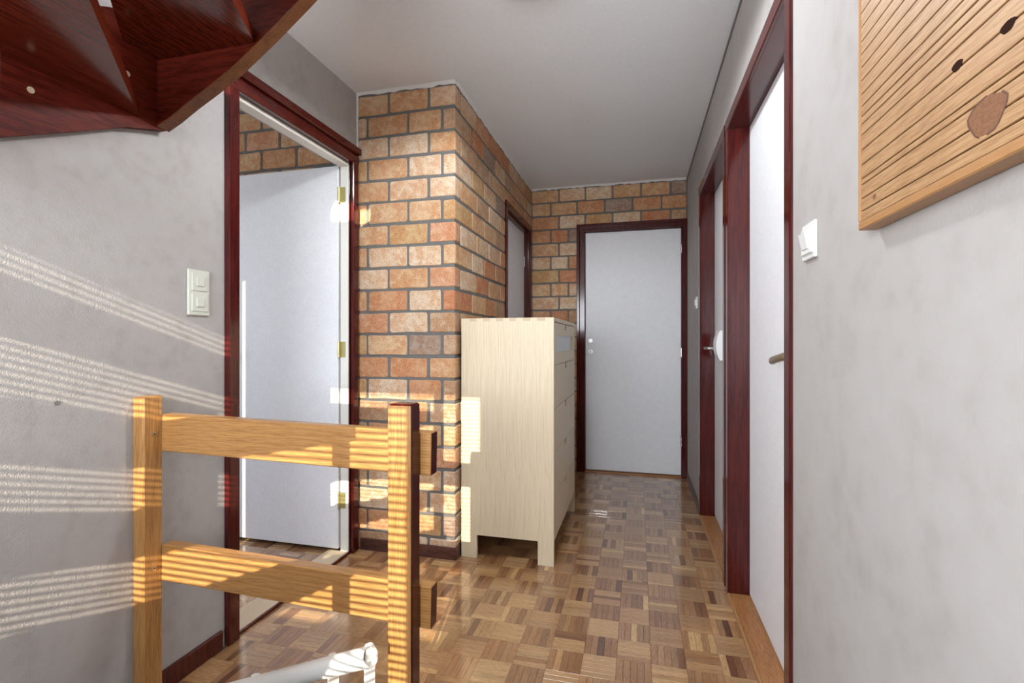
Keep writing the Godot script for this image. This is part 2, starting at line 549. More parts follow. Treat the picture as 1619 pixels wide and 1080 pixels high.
func daylight(called: String, at: Vector3, towards: Vector3, size: Vector2, energy: float, c: Color):
	var l := AreaLight3D.new()
	l.name = called
	l.area_size = size
	l.area_normalize_energy = true
	l.light_energy = energy
	l.light_color = c
	l.shadow_enabled = true
	l.set("area_range", 20.0)
	add_child(l)
	l.look_at_from_position(at, towards, Vector3.UP if abs(towards.y - at.y) < 1.0 else Vector3.FORWARD)

func build_shell():
	# ceiling with the stairwell opening left free
	var c := base("ceiling", "white rough plaster ceiling over the landing and corridor", "ceiling", "structure")
	var st := new_st()
	add_box(st, Vector3(-1.6, CEIL, -4.5), Vector3(0.8, CEIL + 0.25, -1.235))
	add_box(st, Vector3(-0.30, CEIL, -1.235), Vector3(0.8, CEIL + 0.25, 1.0))
	obj("slab", st, M.ceiling, c)
	box("room_slab", Vector3(-4.3, CEIL, -2.6), Vector3(-1.6, CEIL + 0.25, 1.0), M.ceiling, c)
	# stairwell shaft above the ceiling
	var up := base("wall_attic", "white stairwell shaft rising above the landing ceiling", "wall", "structure")
	st = new_st()
	add_box(st, Vector3(-1.46, CEIL + 0.25, -1.36), Vector3(-0.2, 4.0, -1.235))
	add_box(st, Vector3(-0.30, CEIL + 0.25, -1.36), Vector3(-0.18, 4.0, 0.70))
	add_box(st, Vector3(-1.58, CEIL + 0.25, -1.36), Vector3(-1.46, 4.0, 0.82))
	obj("shaft_wall", st, M.shell, up)
	st = new_st()
	add_box(st, Vector3(-1.58, 4.0, -1.36), Vector3(-1.24, 4.1, 0.82))
	add_box(st, Vector3(-0.36, 4.0, -1.36), Vector3(-0.18, 4.1, 0.82))
	add_box(st, Vector3(-1.24, 4.0, -1.36), Vector3(-0.36, 4.1, -0.9))
	add_box(st, Vector3(-1.24, 4.0, 0.1), Vector3(-0.36, 4.1, 0.82))
	obj("roof_panel", st, M.shell, up)
	# side room seen through the open door
	var rm := base("wall_room", "plain walls of the side room behind the open door", "wall", "structure")
	st = new_st()
	add_box(st, Vector3(-4.3, 0, 0.75), Vector3(-1.6, CEIL, 0.87))
	add_box(st, Vector3(-4.3, 0, -2.6), Vector3(-4.18, CEIL, -1.3))
	add_box(st, Vector3(-4.3, 0, 0.1), Vector3(-4.18, CEIL, 0.87))
	add_box(st, Vector3(-4.3, 0, -1.3), Vector3(-4.18, 0.75, 0.1))
	add_box(st, Vector3(-4.3, 2.1, -1.3), Vector3(-4.18, CEIL, 0.1))
	obj("room_wall", st, M.shell, rm)
	# outer walls that close the house round the closed doors
	var ow := base("wall_outer", "outer walls closing the house behind the shut doors", "wall", "structure")
	st = new_st()
	add_box(st, Vector3(0.7, -1.2, -4.5), Vector3(0.8, 2.6, 1.0))
	add_box(st, Vector3(-1.6, -0.2, -4.6), Vector3(0.8, 2.6, -4.5))
	add_box(st, Vector3(-1.6, -0.2, -4.6), Vector3(-1.5, 2.6, -2.6))
	obj("outer_wall", st, M.shell, ow)

func build_floor():
	var f := base("floor", "oak mosaic parquet floor in basket-weave squares, varnished", "floor", "structure")
	var st := new_st()
	add_box(st, Vector3(-1.56, -0.25, -4.5), Vector3(0.8, -0.004, -1.12))
	add_box(st, Vector3(-0.60, -0.25, -1.12), Vector3(0.8, -0.004, 0.7))
	obj("screed", st, M.subfloor, f)
	parquet(f, [Rect2(-1.46, ZB, 1.85, ZB * -1.0 - 1.13), Rect2(XB, ZE, XR - XB, ZB - ZE)], 300, 150)
	var g := base("floor_room", "parquet floor of the side room beyond the open door", "floor", "structure")
	box("screed", Vector3(-4.3, -0.25, -2.6), Vector3(-1.56, -0.004, 0.87), M.subfloor, g)
	parquet(g, [Rect2(-2.62, ZB, 1.06, 1.45)], 160, 0)
	var w := base("floor_stairwell", "lower landing at the foot of the stairwell", "floor", "structure")
	st = new_st()
	add_box(st, Vector3(-1.58, -1.25, -1.25), Vector3(0.0, -1.1, 0.82))
	obj("lower_floor", st, M.subfloor, w)
	st = new_st()
	add_box(st, Vector3(-1.58, -1.1, -1.25), Vector3(-1.46, 0.0, 0.82))
	add_box(st, Vector3(-1.46, -1.1, -1.25), Vector3(-0.6, -0.26, -1.13))
	add_box(st, Vector3(-0.60, -1.1, -1.13), Vector3(-0.5, -0.26, 0.82))
	add_box(st, Vector3(-1.46, -1.1, 0.7), Vector3(-0.6, 0.0, 0.82))
	obj("shaft_wall", st, M.shell, w)

func build_left_wall():
	var w := base("wall_left", "pale embossed wallpaper wall with the light switches", "wall", "structure")
	var st := new_st()
	add_box(st, Vector3(-1.58, 0, -1.475), Vector3(XL, CEIL + 0.25, 0.82))
	add_box(st, Vector3(-1.58, 2.06, -2.345), Vector3(XL, CEIL + 0.25, -1.475))
	add_box(st, Vector3(-1.58, 0, -2.345), Vector3(XL, 2.06, -2.322))
	obj("wallpaper", st, M.paper_left, w)
	# butt joint of the wallpaper lengths
	var sm := new_st()
	add_box(sm, Vector3(XL - 0.002, 0.02, -0.8806), Vector3(XL + 0.0003, CEIL, -0.8796))
	obj("paper_seam", sm, M.paper_left, w)
	var b := base("baseboard_left", "dark brown skirting along the wallpapered wall", "baseboard", "structure")
	st = new_st()
	add_box(st, Vector3(XL, 0, -1.455), Vector3(XL + 0.014, 0.068, -1.13), 0.003)
	obj("board", st, M.mahogany, b)
	var t := base("trim_1", "white caulk bead between brickwork and ceiling", "trim", "structure")
	st = new_st()
	add_bead(st, [Vector3(XL, CEIL, ZB + 0.004), Vector3(XB + 0.004, CEIL, ZB + 0.004)], Vector3(0, 0, 1))
	obj("bead", st, M.caulk, t)
	st = new_st()
	add_bead(st, [Vector3(XB + 0.004, CEIL, ZB + 0.004), Vector3(XB + 0.004, CEIL, ZE)], Vector3(1, 0, 0))
	obj("bead", st, M.caulk, t)
	st = new_st()
	add_bead(st, [Vector3(XB, CEIL, ZE + 0.004), Vector3(XR, CEIL, ZE + 0.004)], Vector3(0, 0, 1))
	obj("bead", st, M.caulk, t)
	st = new_st()
	add_box(st, Vector3(XL, 2.08, ZB), Vector3(XL + 0.010, CEIL, ZB + 0.010), 0.004)
	obj("bead", st, M.caulk, t)

# a hand-run bead of filler under the ceiling, of uneven height
func add_bead(st, ends: Array, out: Vector3):
	var a: Vector3 = ends[0]
	var b: Vector3 = ends[1]
	var n := int((b - a).length() / 0.03)
	var prev := [0.014, 0.008]
	for k in n:
		var p := a.lerp(b, float(k) / n)
		var q := a.lerp(b, float(k + 1) / n)
		var nx := [rng.randf_range(0.009, 0.020), rng.randf_range(0.005, 0.009)]
		var dn := Vector3.DOWN
		var nrm := (out + Vector3.DOWN).normalized()
		quad(st, p + dn * prev[0] - out * 0.006, q + dn * nx[0] - out * 0.006, q + out * nx[1], p + out * prev[1], nrm)
		prev = nx

func build_brick_walls():
	# pier: front face and corridor side share their corner bricks
	var w := base("wall_pier", "buff and orange brick pier with grey mortar beside the open door", "wall", "structure")
	var st := new_st()
	add_box(st, Vector3(-1.58, 0, ZB - 0.12), Vector3(XB - 0.004, CEIL, ZB - 0.004))
	add_box(st, Vector3(XB - 0.12, 0, -3.335), Vector3(XB - 0.0042, CEIL - 0.001, ZB - 0.0042))
	add_box(st, Vector3(XB - 0.12, 2.06, -4.25), Vector3(XB - 0.0042, CEIL - 0.001, -3.335))
	add_box(st, Vector3(XB - 0.12, 0, -4.25), Vector3(XB - 0.0042, 2.06, -4.155))
	obj("mortar", st, M.mortar, w)
	var g := 0.0062
	for r in range(0, 21):
		var y := row_y(r)
		if y[1] - y[0] < 0.03: continue
		var even := r % 2 == 0
		var fx := [XL + 0.0, -1.274, -1.047] if even else [XL + 0.0, -1.399, -1.162, -0.972]
		for k in fx.size() - 1:
			brick(w, Vector3(fx[k] + g + rng.randf_range(-0.002, 0.002), y[0], ZB - 0.1), Vector3(fx[k + 1] - g, y[1], ZB), 2)
		var sz := [-2.427, -2.695, -2.933, -3.197, -3.45, -3.699, -3.934] if even else [-2.611, -2.836, -3.083, -3.338, -3.571, -3.813, -4.05]
		brick(w, Vector3(fx[-1] + g, y[0], sz[0] + g), Vector3(XB + rng.randf_range(-0.001, 0.001), y[1], ZB + rng.randf_range(-0.001, 0.001)), 1)
		sz.append(ZE - 0.02)
		for k in sz.size() - 1:
			var z1: float = sz[k] - g * 0.9
			var z0: float = sz[k + 1] + g * 0.9
			if y[0] < 2.05 and z0 < -3.315:
				z0 = -3.315
				if y[1] > 2.10: pass
			if z1 - z0 < 0.02: continue
			brick(w, Vector3(XB - 0.1, y[0], z0), Vector3(XB, y[1], z1), 0)
	# end wall
	var e := base("wall_end", "brick wall round the white door at the corridor's end", "wall", "structure")
	st = new_st()
	add_box(st, Vector3(-1.02, 0, ZE - 0.12), Vector3(-0.47, CEIL, ZE - 0.004))
	add_box(st, Vector3(-0.47, 2.06, ZE - 0.12), Vector3(0.5, CEIL, ZE - 0.0042))
	add_box(st, Vector3(0.37, 0, ZE - 0.12), Vector3(0.5, 2.06, ZE - 0.0042))
	obj("mortar", st, M.mortar, e)
	for r in range(0, 21):
		var y := row_y(r)
		if y[1] - y[0] < 0.03: continue
		var even := r % 2 == 0
		var ex := [XB, -0.657, -0.431, -0.204, 0.028, 0.262, XR] if even else [XB, -0.729, -0.501, -0.268, -0.041, 0.191, XR]
		if r < 18: ex = [XB, -0.657, -0.49] if even else [XB, -0.729, -0.575, -0.49]
		for k in ex.size() - 1:
			brick(e, Vector3(ex[k] + g, y[0], ZE - 0.1), Vector3(ex[k + 1] - g, y[1], ZE), 2)
	# the same brickwork goes on in the side room
	var s := base("wall_room_brick", "brick wall of the side room above the open door leaf", "wall", "structure")
	box("mortar", Vector3(-4.3, 0, ZB - 0.12), Vector3(-1.58, CEIL, ZB - 0.004), M.mortar, s)
	for r in range(16, 21):
		var y := row_y(r)
		for k in 5:
			var x0 := (-2.76 if r % 2 == 0 else -2.64) + k * 0.2305
			if x0 + 0.22 > -1.585: continue
			brick(s, Vector3(x0 + g, y[0], ZB - 0.1), Vector3(x0 + 0.2305 - g, y[1], ZB), 2)
	var b := base("baseboard_pier", "dark brown skirting at the foot of the brick pier", "baseboard", "structure")
	st = new_st()
	add_box(st, Vector3(-1.435, 0, ZB), Vector3(XB + 0.012, 0.062, ZB + 0.012), 0.003)
	obj("board", st, M.skirting, b)
	st = new_st()
	add_box(st, Vector3(XB, 0, -3.30), Vector3(XB + 0.012, 0.062, ZB + 0.0005), 0.003)
	obj("board", st, M.skirting, b)

func build_right_wall():
	var w := base("wall_right", "smooth pale wallpaper wall with two brown door frames", "wall", "structure")
	var st := new_st()
	add_box(st, Vector3(XR, 0, -1.435), Vector3(0.52, CEIL, 0.82))
	add_box(st, Vector3(XR, 2.055, -3.325), Vector3(0.52, CEIL, -1.435))
	add_box(st, Vector3(XR, 0, -2.425), Vector3(0.52, 2.055, -2.325))
	add_box(st, Vector3(XR, 0, -4.32), Vector3(0.52, CEIL, -3.325))
	obj("wallpaper", st, M.paper_right, w)
	var b := base("baseboard_right", "dark skirting beyond the far brown door frame", "baseboard", "structure")
	st = new_st()
	add_box(st, Vector3(XR - 0.010, 0, ZE + 0.035), Vector3(XR, 0.06, -3.355), 0.002)
	obj("board", st, M.skirting, b)
	var t := base("trim_2", "thin grey cable run along the top of the smooth wall", "trim", "structure")
	st = new_st()
	add_tube(st, [Vector3(XR - 0.004, CEIL - 0.016, ZE), Vector3(XR - 0.004, CEIL - 0.014, -2.6), Vector3(XR - 0.004, CEIL - 0.02, 0.6)], 0.004, 8)
	obj("cable", st, M.cable, t)

func build_doors():
	# 1: open door in the wallpapered wall; local x runs towards -z
	var d := door_node("door_1", "open white door in a glossy mahogany frame beside the brick pier", Vector3(XL, 0, -1.522), PI / 2)
	door_frame(d, 0.754, 2.045, 0.05, 0.022, 0.006, M.mahogany, M.mahogany_head, 0.0, 0.042)
	var st := new_st()
	add_box(st, Vector3(-0.028, 0, -0.002), Vector3(0.0, 2.05, 0.010), 0.003)
	add_box(st, Vector3(0.754, 0, -0.002), Vector3(0.78, 2.05, 0.010), 0.003)
	obj("inner_moulding", st, M.mahogany, d)
	for s in [0, 1]:
		box("white_lining", Vector3(-0.014 if s == 0 else 0.750, 0, -0.054), Vector3(0.004 if s == 0 else 0.768, 2.05, -0.007), M.white_paint, d, 0.002)
	box("white_head_lining", Vector3(0.004, 2.028, -0.060), Vector3(0.750, 2.046, -0.007), M.white_paint, d, 0.002)
	box("threshold", Vector3(0.0, -0.002, -0.125), Vector3(0.754, 0.010, -0.008), M.sill_pale, d, 0.003)
	box("threshold_edge", Vector3(0.0, -0.002, -0.008), Vector3(0.754, 0.011, 0.004), M.mahogany, d, 0.002)
	var leaf := box("leaf", Vector3(0.742, 0.022, -0.85), Vector3(0.782, 2.032, -0.062), M.door, d, 0.002)
	for y in [0.235, 1.027, 1.838]:
		var h := Node3D.new(); h.name = "hinge"; d.add_child(h, true)
		box("hinge_plate", Vector3(0.744, y, -0.0625), Vector3(0.778, y + 0.082, -0.0605), M.brass, h)
		box("hinge_plate", Vector3(0.7485, y, -0.0585), Vector3(0.7502, y + 0.082, -0.022), M.brass, h)
		var hs := new_st()
		add_tube(hs, [Vector3(0.7425, y, -0.0580), Vector3(0.7425, y + 0.082, -0.0580)], 0.006, 10)
		obj("hinge_pin", hs, M.brass, h)
	lever(leaf, Vector3(0.742, 1.03, -0.79), 1.0, M.chrome)
	var hd: Node3D = leaf.get_node("handle")
	hd.rotation.y = -PI / 2
	# 2: end of the corridor
	d = door_node("door_2", "closed white flush door in a dark frame at the corridor's end", Vector3(-0.433, 0, ZE), 0.0)
	door_frame(d, 0.779, 2.04, 0.045, 0.016, 0.05, M.mahogany, M.mahogany, 0.0)
	st = new_st()
	add_box(st, Vector3(-0.07, 0, -0.02), Vector3(-0.045, 2.095, 0.024), 0.003)
	add_box(st, Vector3(-0.07, 2.078, -0.02), Vector3(0.822, 2.105, 0.025), 0.003)
	obj("outer_moulding", st, M.mahogany, d)
	leaf = box("leaf", Vector3(0.002, 0.018, -0.055), Vector3(0.777, 2.036, -0.018), M.door, d, 0.002)
	box("threshold", Vector3(-0.04, -0.002, -0.06), Vector3(0.82, 0.012, 0.010), M.sill, d, 0.003)
	var k := new_st()
	add_tube(k, [Vector3(0.046, 1.1154, -0.018), Vector3(0.046, 1.1154, -0.004), Vector3(0.046, 1.1154, -0.002)], 0.018, 18)
	obj("knob", k, M.chrome, leaf)
	k = new_st()
	add_tube(k, [Vector3(0.046, 1.0236, -0.018), Vector3(0.046, 1.0236, -0.013)], 0.019, 18)
	obj("keyhole_plate", k, M.chrome, leaf)
	box("keyhole", Vector3(0.043, 1.012, -0.0135), Vector3(0.049, 1.034, -0.0122), M.dark, leaf)
	for y in [0.25, 0.98, 1.83]:
		box("hinge", Vector3(0.772, y, -0.022), Vector3(0.784, y + 0.08, -0.012), M.chrome, d, 0.002)
	# 3: side of the brick pier; local x runs towards -z
	d = door_node("door_3", "closed beige door in the brick side of the corridor behind the dresser", Vector3(XB, 0, -3.365), PI / 2)
	door_frame(d, 0.76, 2.055, 0.05, 0.010, 0.07, M.mahogany, M.mahogany, 0.02)
	box("leaf", Vector3(0.002, 0.015, -0.085), Vector3(0.758, 2.05, -0.045), M.door, d, 0.002)
	for y in [0.25, 1.75]:
		box("hinge", Vector3(0.738, y, -0.047), Vector3(0.750, y + 0.09, -0.036), M.chrome, d, 0.002)
	# 4 and 5: closed doors of the right wall; local x runs towards +z
	for q in [["door_4", "closed white door with white curved fitting, next to the far skirting", -3.30, 0.86], ["door_5", "closed white door with bronze lever between door frame and switch", -2.31, 0.85]]:
		d = door_node(q[0], q[1], Vector3(XR, 0, q[2]), -PI / 2)
		door_frame(d, q[3], 2.04, 0.05, 0.009, 0.085, M.mahogany, M.mahogany_head, 0.0)
		leaf = box("leaf", Vector3(0.001, 0.016, -0.12), Vector3(q[3] - 0.001, 2.038, -0.080), M.door, d, 0.002)
		box("threshold", Vector3(0.0, -0.002, -0.09), Vector3(q[3], 0.012, 0.0), M.sill, d, 0.002)
		box("threshold_nosing", Vector3(0.0, -0.002, 0.0), Vector3(q[3], 0.013, 0.010), M.pine_edge, d, 0.003)
		if q[0] == "door_4":
			lever(leaf, Vector3(0.10, 1.068, -0.080), -1.0, M.chrome, 0.062, 0.06, 0.0105)
			st = new_st()
			var pf := PackedVector2Array()
			for i in 9:
				var t := i / 8.0
				pf.append(Vector2(-0.044 + 0.020 * (1.0 - pow(2.0 * t - 1.0, 2.0)), 1.005 + 0.165 * t))
			pf.append(Vector2(-0.081, 1.165)); pf.append(Vector2(-0.081, 1.01))
			add_prism(st, pf, 0, 0.33, 0.44)
			obj("curved_fitting", st, M.plastic_white, leaf)
		else:
			lever(leaf, Vector3(0.70, 1.066, -0.080), -1.0, M.steel_warm, 0.045, 0.17, 0.0125)
			leaf.get_node("handle").rotation.z = 0.12

func build_window():
	# wall behind the camera with the sun window and a small opening added for a sun spot
	var w := base("wall_back", "wall with the blind-covered window opposite the corridor", "wall", "structure")
	var x0 := -1.34
	var x1 := -0.232
	var y0 := 0.80
	var y1 := 1.892
	var st := new_st()
	add_box(st, Vector3(-1.58, -0.2, ZW), Vector3(x0, 4.1, ZW + 0.12))
	add_box(st, Vector3(x1, -0.2, ZW), Vector3(0.8, 4.1, ZW + 0.12))
	add_box(st, Vector3(x0, -0.2, ZW), Vector3(x1, y0, ZW + 0.12))
	add_box(st, Vector3(x0, y1, ZW), Vector3(x1, 2.74, ZW + 0.12))
	add_box(st, Vector3(x0, 2.875, ZW), Vector3(x1, 4.1, ZW + 0.12))
	add_box(st, Vector3(x0, 2.74, ZW), Vector3(-1.08, 2.875, ZW + 0.12))
	add_box(st, Vector3(-0.84, 2.74, ZW), Vector3(x1, 2.875, ZW + 0.12))
	obj("plaster", st, M.paper_right, w)
	var n := base("window_1", "white framed window behind the blind", "window", "structure")
	st = new_st()
	add_box(st, Vector3(x0, y0, ZW + 0.05), Vector3(x0 + 0.03, y1, ZW + 0.10))
	add_box(st, Vector3(x1 - 0.004, y0, ZW + 0.05), Vector3(x1, y1, ZW + 0.10))
	add_box(st, Vector3(x0, y1 - 0.004, ZW + 0.05), Vector3(x1, y1, ZW + 0.10))
	add_box(st, Vector3(x0, y0, ZW + 0.05), Vector3(x1, y0 + 0.004, ZW + 0.10))
	obj("window_frame", st, M.white_paint, n)
	box("pane", Vector3(x0 + 0.04, y0, ZW + 0.075), Vector3(x1, y1, ZW + 0.079), M.glass, n)
	var f := base("window_2", "small opening added high in the stairwell wall for one sun spot", "window", "structure")
	box("pane", Vector3(-1.08, 2.74, ZW + 0.075), Vector3(-0.84, 2.875, ZW + 0.079), M.glass, f)
	var r := base("window_3", "roof window over the stairs", "window", "structure")
	box("pane", Vector3(-1.24, 4.04, -0.9), Vector3(-0.36, 4.045, 0.1), M.glass, r)
	var s := base("window_4", "window of the side room", "window", "structure")
	box("pane", Vector3(-4.25, 0.75, -1.3), Vector3(-4.245, 2.1, 0.1), M.glass, s)
	var b := base("venetian_blind", "white slatted blind hung in the window opposite the corridor", "blind")
	var slat := new_st()
	add_box(slat, Vector3(x0 + 0.006, -0.0004, -0.0125), Vector3(x1 - 0.002, 0.0004, 0.0125))
	var sm := slat.commit()
	var y := y0 + 0.012
	while y < y1 - 0.03:
		var o := MeshInstance3D.new(); o.name = "slat"; o.mesh = sm; o.material_override = M.blind
		b.add_child(o, true)
		o.position = Vector3(0, y, ZW - 0.045); o.rotation.x = deg_to_rad(4.0)
		y += 0.0203
	box("head_rail", Vector3(x0 + 0.004, y1 - 0.03, ZW - 0.06), Vector3(x1 - 0.002, y1 + 0.001, ZW - 0.001), M.blind, b, 0.002)

func build_stairs():
	var s := base("winder_staircase", "dark red varnished winder staircase turning up overhead by the wallpapered wall", "staircase")
	var nw := Vector2(-0.64, -0.31)
	var xw := -1.431
	var zf := -1.191
	# treads: underside height, then the outline seen from above
	var treads := [
		[0.575, [nw, Vector2(-1.10, 0.63), Vector2(-0.66, 0.63)]],
		[0.775, [nw, Vector2(xw, 0.623), Vector2(xw, 0.63), Vector2(-1.04, 0.63)]],
		[0.975, [nw, Vector2(xw, 0.224), Vector2(xw, 0.63), Vector2(-1.39, 0.63)]],
		[1.175, [nw, Vector2(xw, -0.086), Vector2(xw, 0.314)]],
		[1.375, [nw, Vector2(xw, -0.385), Vector2(xw, -0.039)]],
		[1.575, [nw, Vector2(xw, -0.69), Vector2(xw, -0.345)]],
		[1.775, [nw, Vector2(xw, -1.134), Vector2(xw, -0.645)]],
		[1.975, [nw, Vector2(-1.075, zf), Vector2(xw, zf), Vector2(xw, -1.085)]],
		[2.175, [nw, Vector2(-0.72, zf), Vector2(-1.115, zf)]],
		[2.375, [nw + Vector2(0.0, 0.02), Vector2(-0.42, -0.31), Vector2(-0.42, zf), Vector2(-0.76, zf)]],
	]
	for t in treads:
		var st := new_st()
		var out := PackedVector2Array(t[1])
		if t[0] < 1.7:
			# the winders are a hand's width deep at the newel
			var mid: Vector2 = (t[1][1] + t[1][-1]) * 0.5 - nw
			var across := Vector2(-mid.y, mid.x).normalized() * 0.055
			if (t[1][1] - t[1][-1]).dot(across) < 0.0: across = -across
			out.remove_at(0)
			out.insert(0, nw + across)
			out.append(nw - across * (2.6 if t[0] > 1.1 and t[0] < 1.2 else 1.0))  # one unseen tread is widened here to shade the upper rail
		add_prism(st, out, 1, t[0], t[0] + 0.04)
		obj("tread", st, M.stair_tread, s)
	# wall string under the treads, rising towards the corner
	var lower := [[0.63, 0.44], [0.2, 0.80], [-0.3, 1.24], [-0.6, 1.452], [-0.805, 1.583], [-0.964, 1.662], [-1.10, 1.732], [-1.225, 1.772]]
	var poly := PackedVector2Array()
	for p in lower: poly.append(Vector2(p[0], p[1]))
	poly.append(Vector2(-1.225, 2.09))
	for k in range(lower.size() - 2, -1, -1): poly.append(Vector2(lower[k][0], lower[k][1] + 0.34))
	var st := new_st()
	add_prism(st, poly, 0, XL + 0.002, xw)
	obj("wall_string", st, M.stair, s)
	# outer string crossing the landing, curved along its lower edge
	lower = [[-1.431, 1.774], [-1.38, 1.797], [-1.318, 1.831], [-1.24, 1.869], [-1.156, 1.914], [-1.09, 1.957], [-1.023, 2.002], [-0.917, 2.079], [-0.78, 2.185], [-0.6, 2.33], [-0.42, 2.48]]
	poly = PackedVector2Array()
	for p in lower: poly.append(Vector2(p[0], p[1]))
	for k in range(lower.size() - 1, -1, -1): poly.append(Vector2(lower[k][0], lower[k][1] + 0.235 + (0.03 if k < 1 else 0.0)))
	st = new_st()
	add_prism(st, poly, 2, -1.228, zf)
	var os := obj("outer_string", st, M.stair, s)
	# plain wooden edging under the outer string
	st = new_st()
	for k in lower.size() - 1:
		var a := Vector2(lower[k][0], lower[k][1])
		var b := Vector2(lower[k + 1][0], lower[k + 1][1])
		add_prism(st, PackedVector2Array([a + Vector2(0, -0.004), b + Vector2(0, -0.004), b, a]), 2, -1.229, zf + 0.002)
	obj("edging", st, M.stair_edge, os)
	st = new_st()
	add_tube(st, [Vector3(nw.x, -1.1, nw.y), Vector3(nw.x, 3.4, nw.y)], 0.0275, 18)
	obj("newel", st, M.stair, s)
	# filler plugs over the screw heads
	for p in [[-1.4305, 1.722, -0.865, 0], [-1.4305, 1.885, -1.098, 0]]:
		st = new_st()
		add_tube(st, [Vector3(p[0] - 0.004, p[1], p[2]), Vector3(p[0] + 0.0012, p[1], p[2])], 0.008, 9)
		obj("filler_plug", st, M.sill_pale, s)

func build_railing():
	var r := base("stair_railing", "golden varnished wooden railing with two flat rails and two posts", "railing")
	# post screwed to the wall
	var st := new_st()
	add_box(st, Vector3(XL + 0.001, -0.3, -1.197), Vector3(-1.417, 0.945, -1.135), 0.004)
	obj("post", st, M.rail_up, r)
	for y in [0.83, 0.425]:
		st = new_st()
		add_tube(st, [Vector3(-1.4175, y, -1.166), Vector3(-1.4145, y, -1.166), Vector3(-1.4125, y, -1.166)], 0.0055, 12)
		var bo := obj("bolt", st, M.chrome, r)
		st = new_st()
		add_tube(st, [Vector3(-1.4126, y, -1.166), Vector3(-1.4120, y, -1.166)], 0.0028, 6)
		obj("socket", st, M.dark, bo)
	# free post at the stairwell corner
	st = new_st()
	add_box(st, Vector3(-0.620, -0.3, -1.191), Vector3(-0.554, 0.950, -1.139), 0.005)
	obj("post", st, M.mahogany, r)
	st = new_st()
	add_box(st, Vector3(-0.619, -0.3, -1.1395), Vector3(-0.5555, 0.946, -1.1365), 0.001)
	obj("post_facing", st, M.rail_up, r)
	for q in [[0.887, 0.873, 0.114], [0.487, 0.469, 0.112]]:
		st = new_st()
		var a := Vector3(-1.4165, q[0], 0)
		var b := Vector3(-0.523, q[1] - (q[0] - q[1]) * 0.17, 0)
		var ln := (b - a).length()
		var xf := Transform3D(Basis(Vector3(0, 0, 1), atan2(b.y - a.y, b.x - a.x)), Vector3(a.x, a.y, -1.191))
		add_box(st, Vector3(0, -q[2], -0.038), Vector3(ln, 0, -0.0005), 0.003, xf)
		var rail := obj("rail", st, M.rail_long, r)
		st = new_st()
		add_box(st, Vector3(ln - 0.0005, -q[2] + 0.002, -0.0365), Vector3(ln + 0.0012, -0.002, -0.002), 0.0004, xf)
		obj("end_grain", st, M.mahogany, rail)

func build_dresser():
	var d := base("tall_dresser", "tall pale maple chest of five drawers standing against the brick pier", "dresser")
	var x0 := -0.882
	var x1 := -0.400
	var z1 := -2.390
	var z0 := -3.215
	var h := 1.229
	for z in [z1 - 0.02, z0]:
		var st := new_st()
		add_prism(st, PackedVector2Array([Vector2(x0, 0), Vector2(x0 + 0.083, 0), Vector2(x0 + 0.083, 0.118), Vector2(x1 - 0.080, 0.118), Vector2(x1 - 0.080, 0), Vector2(x1, 0), Vector2(x1, h), Vector2(x0, h)]), 2, z, z + 0.02)
		obj("side_panel", st, M.maple, d)
	box("top", Vector3(x0, h - 0.020, z0 + 0.02), Vector3(x1, h, z1 - 0.02), M.maple_front, d)
	for c in [[-0.853, -0.818], [-0.783, -0.747], [-0.714, -0.679], [-0.644, -0.609], [-0.574, -0.536], [-0.501, -0.460]]:
		box("dovetail", Vector3(c[0] + 0.018, h - 0.0165, z1 - 0.018), Vector3(c[1] + 0.018, h + 0.0004, z1 + 0.0005), M.maple_end, d)
	box("back", Vector3(x0 + 0.004, 0.11, z0 + 0.02), Vector3(x0 + 0.010, h - 0.02, z1 - 0.02), M.maple, d)
	box("bottom", Vector3(x0 + 0.01, 0.112, z0 + 0.02), Vector3(x1 - 0.003, 0.130, z1 - 0.02), M.maple_front, d)
	var ys := [0.132, 0.338, 0.556, 0.775, 0.992, 1.206]
	var za := z0 + 0.0225
	var zb := z1 - 0.0225
	for k in 5:
		var b: float = ys[k] + 0.0015
		var t: float = ys[k + 1] - 0.0015
		var zm := (za + zb) * 0.5
		var hw := 0.030
		var st := new_st()
		var xf := x1 - 0.018
		if k == 4:
			var wl := za + 0.085
			var wr := zb - 0.075
			var wb := 1.055
			var wt := 1.142
			add_box(st, Vector3(xf, b, za), Vector3(x1, wb, zb))
			add_box(st, Vector3(xf, wb, za), Vector3(x1, wt, wl))
			add_box(st, Vector3(xf, wb, wr), Vector3(x1, wt, zb))
			add_box(st, Vector3(xf, wt, za), Vector3(x1, t - 0.032, zb))
		else:
			add_box(st, Vector3(xf, b, za), Vector3(x1, t - 0.032, zb))
		add_box(st, Vector3(xf, t - 0.032, za), Vector3(x1, t, zm - hw))
		add_box(st, Vector3(xf, t - 0.032, zm + hw), Vector3(x1, t, zb))
		var dr := obj("drawer", st, M.maple_front, d)
		box("finger_pull", Vector3(xf - 0.006, t - 0.034, zm - hw - 0.002), Vector3(xf + 0.004, t, zm + hw + 0.002), M.notch, dr)
		if k == 4:
			box("frosted_pane", Vector3(xf + 0.004, 1.05, za + 0.08), Vector3(xf + 0.008, 1.147, zb - 0.07), M.frosted, dr)

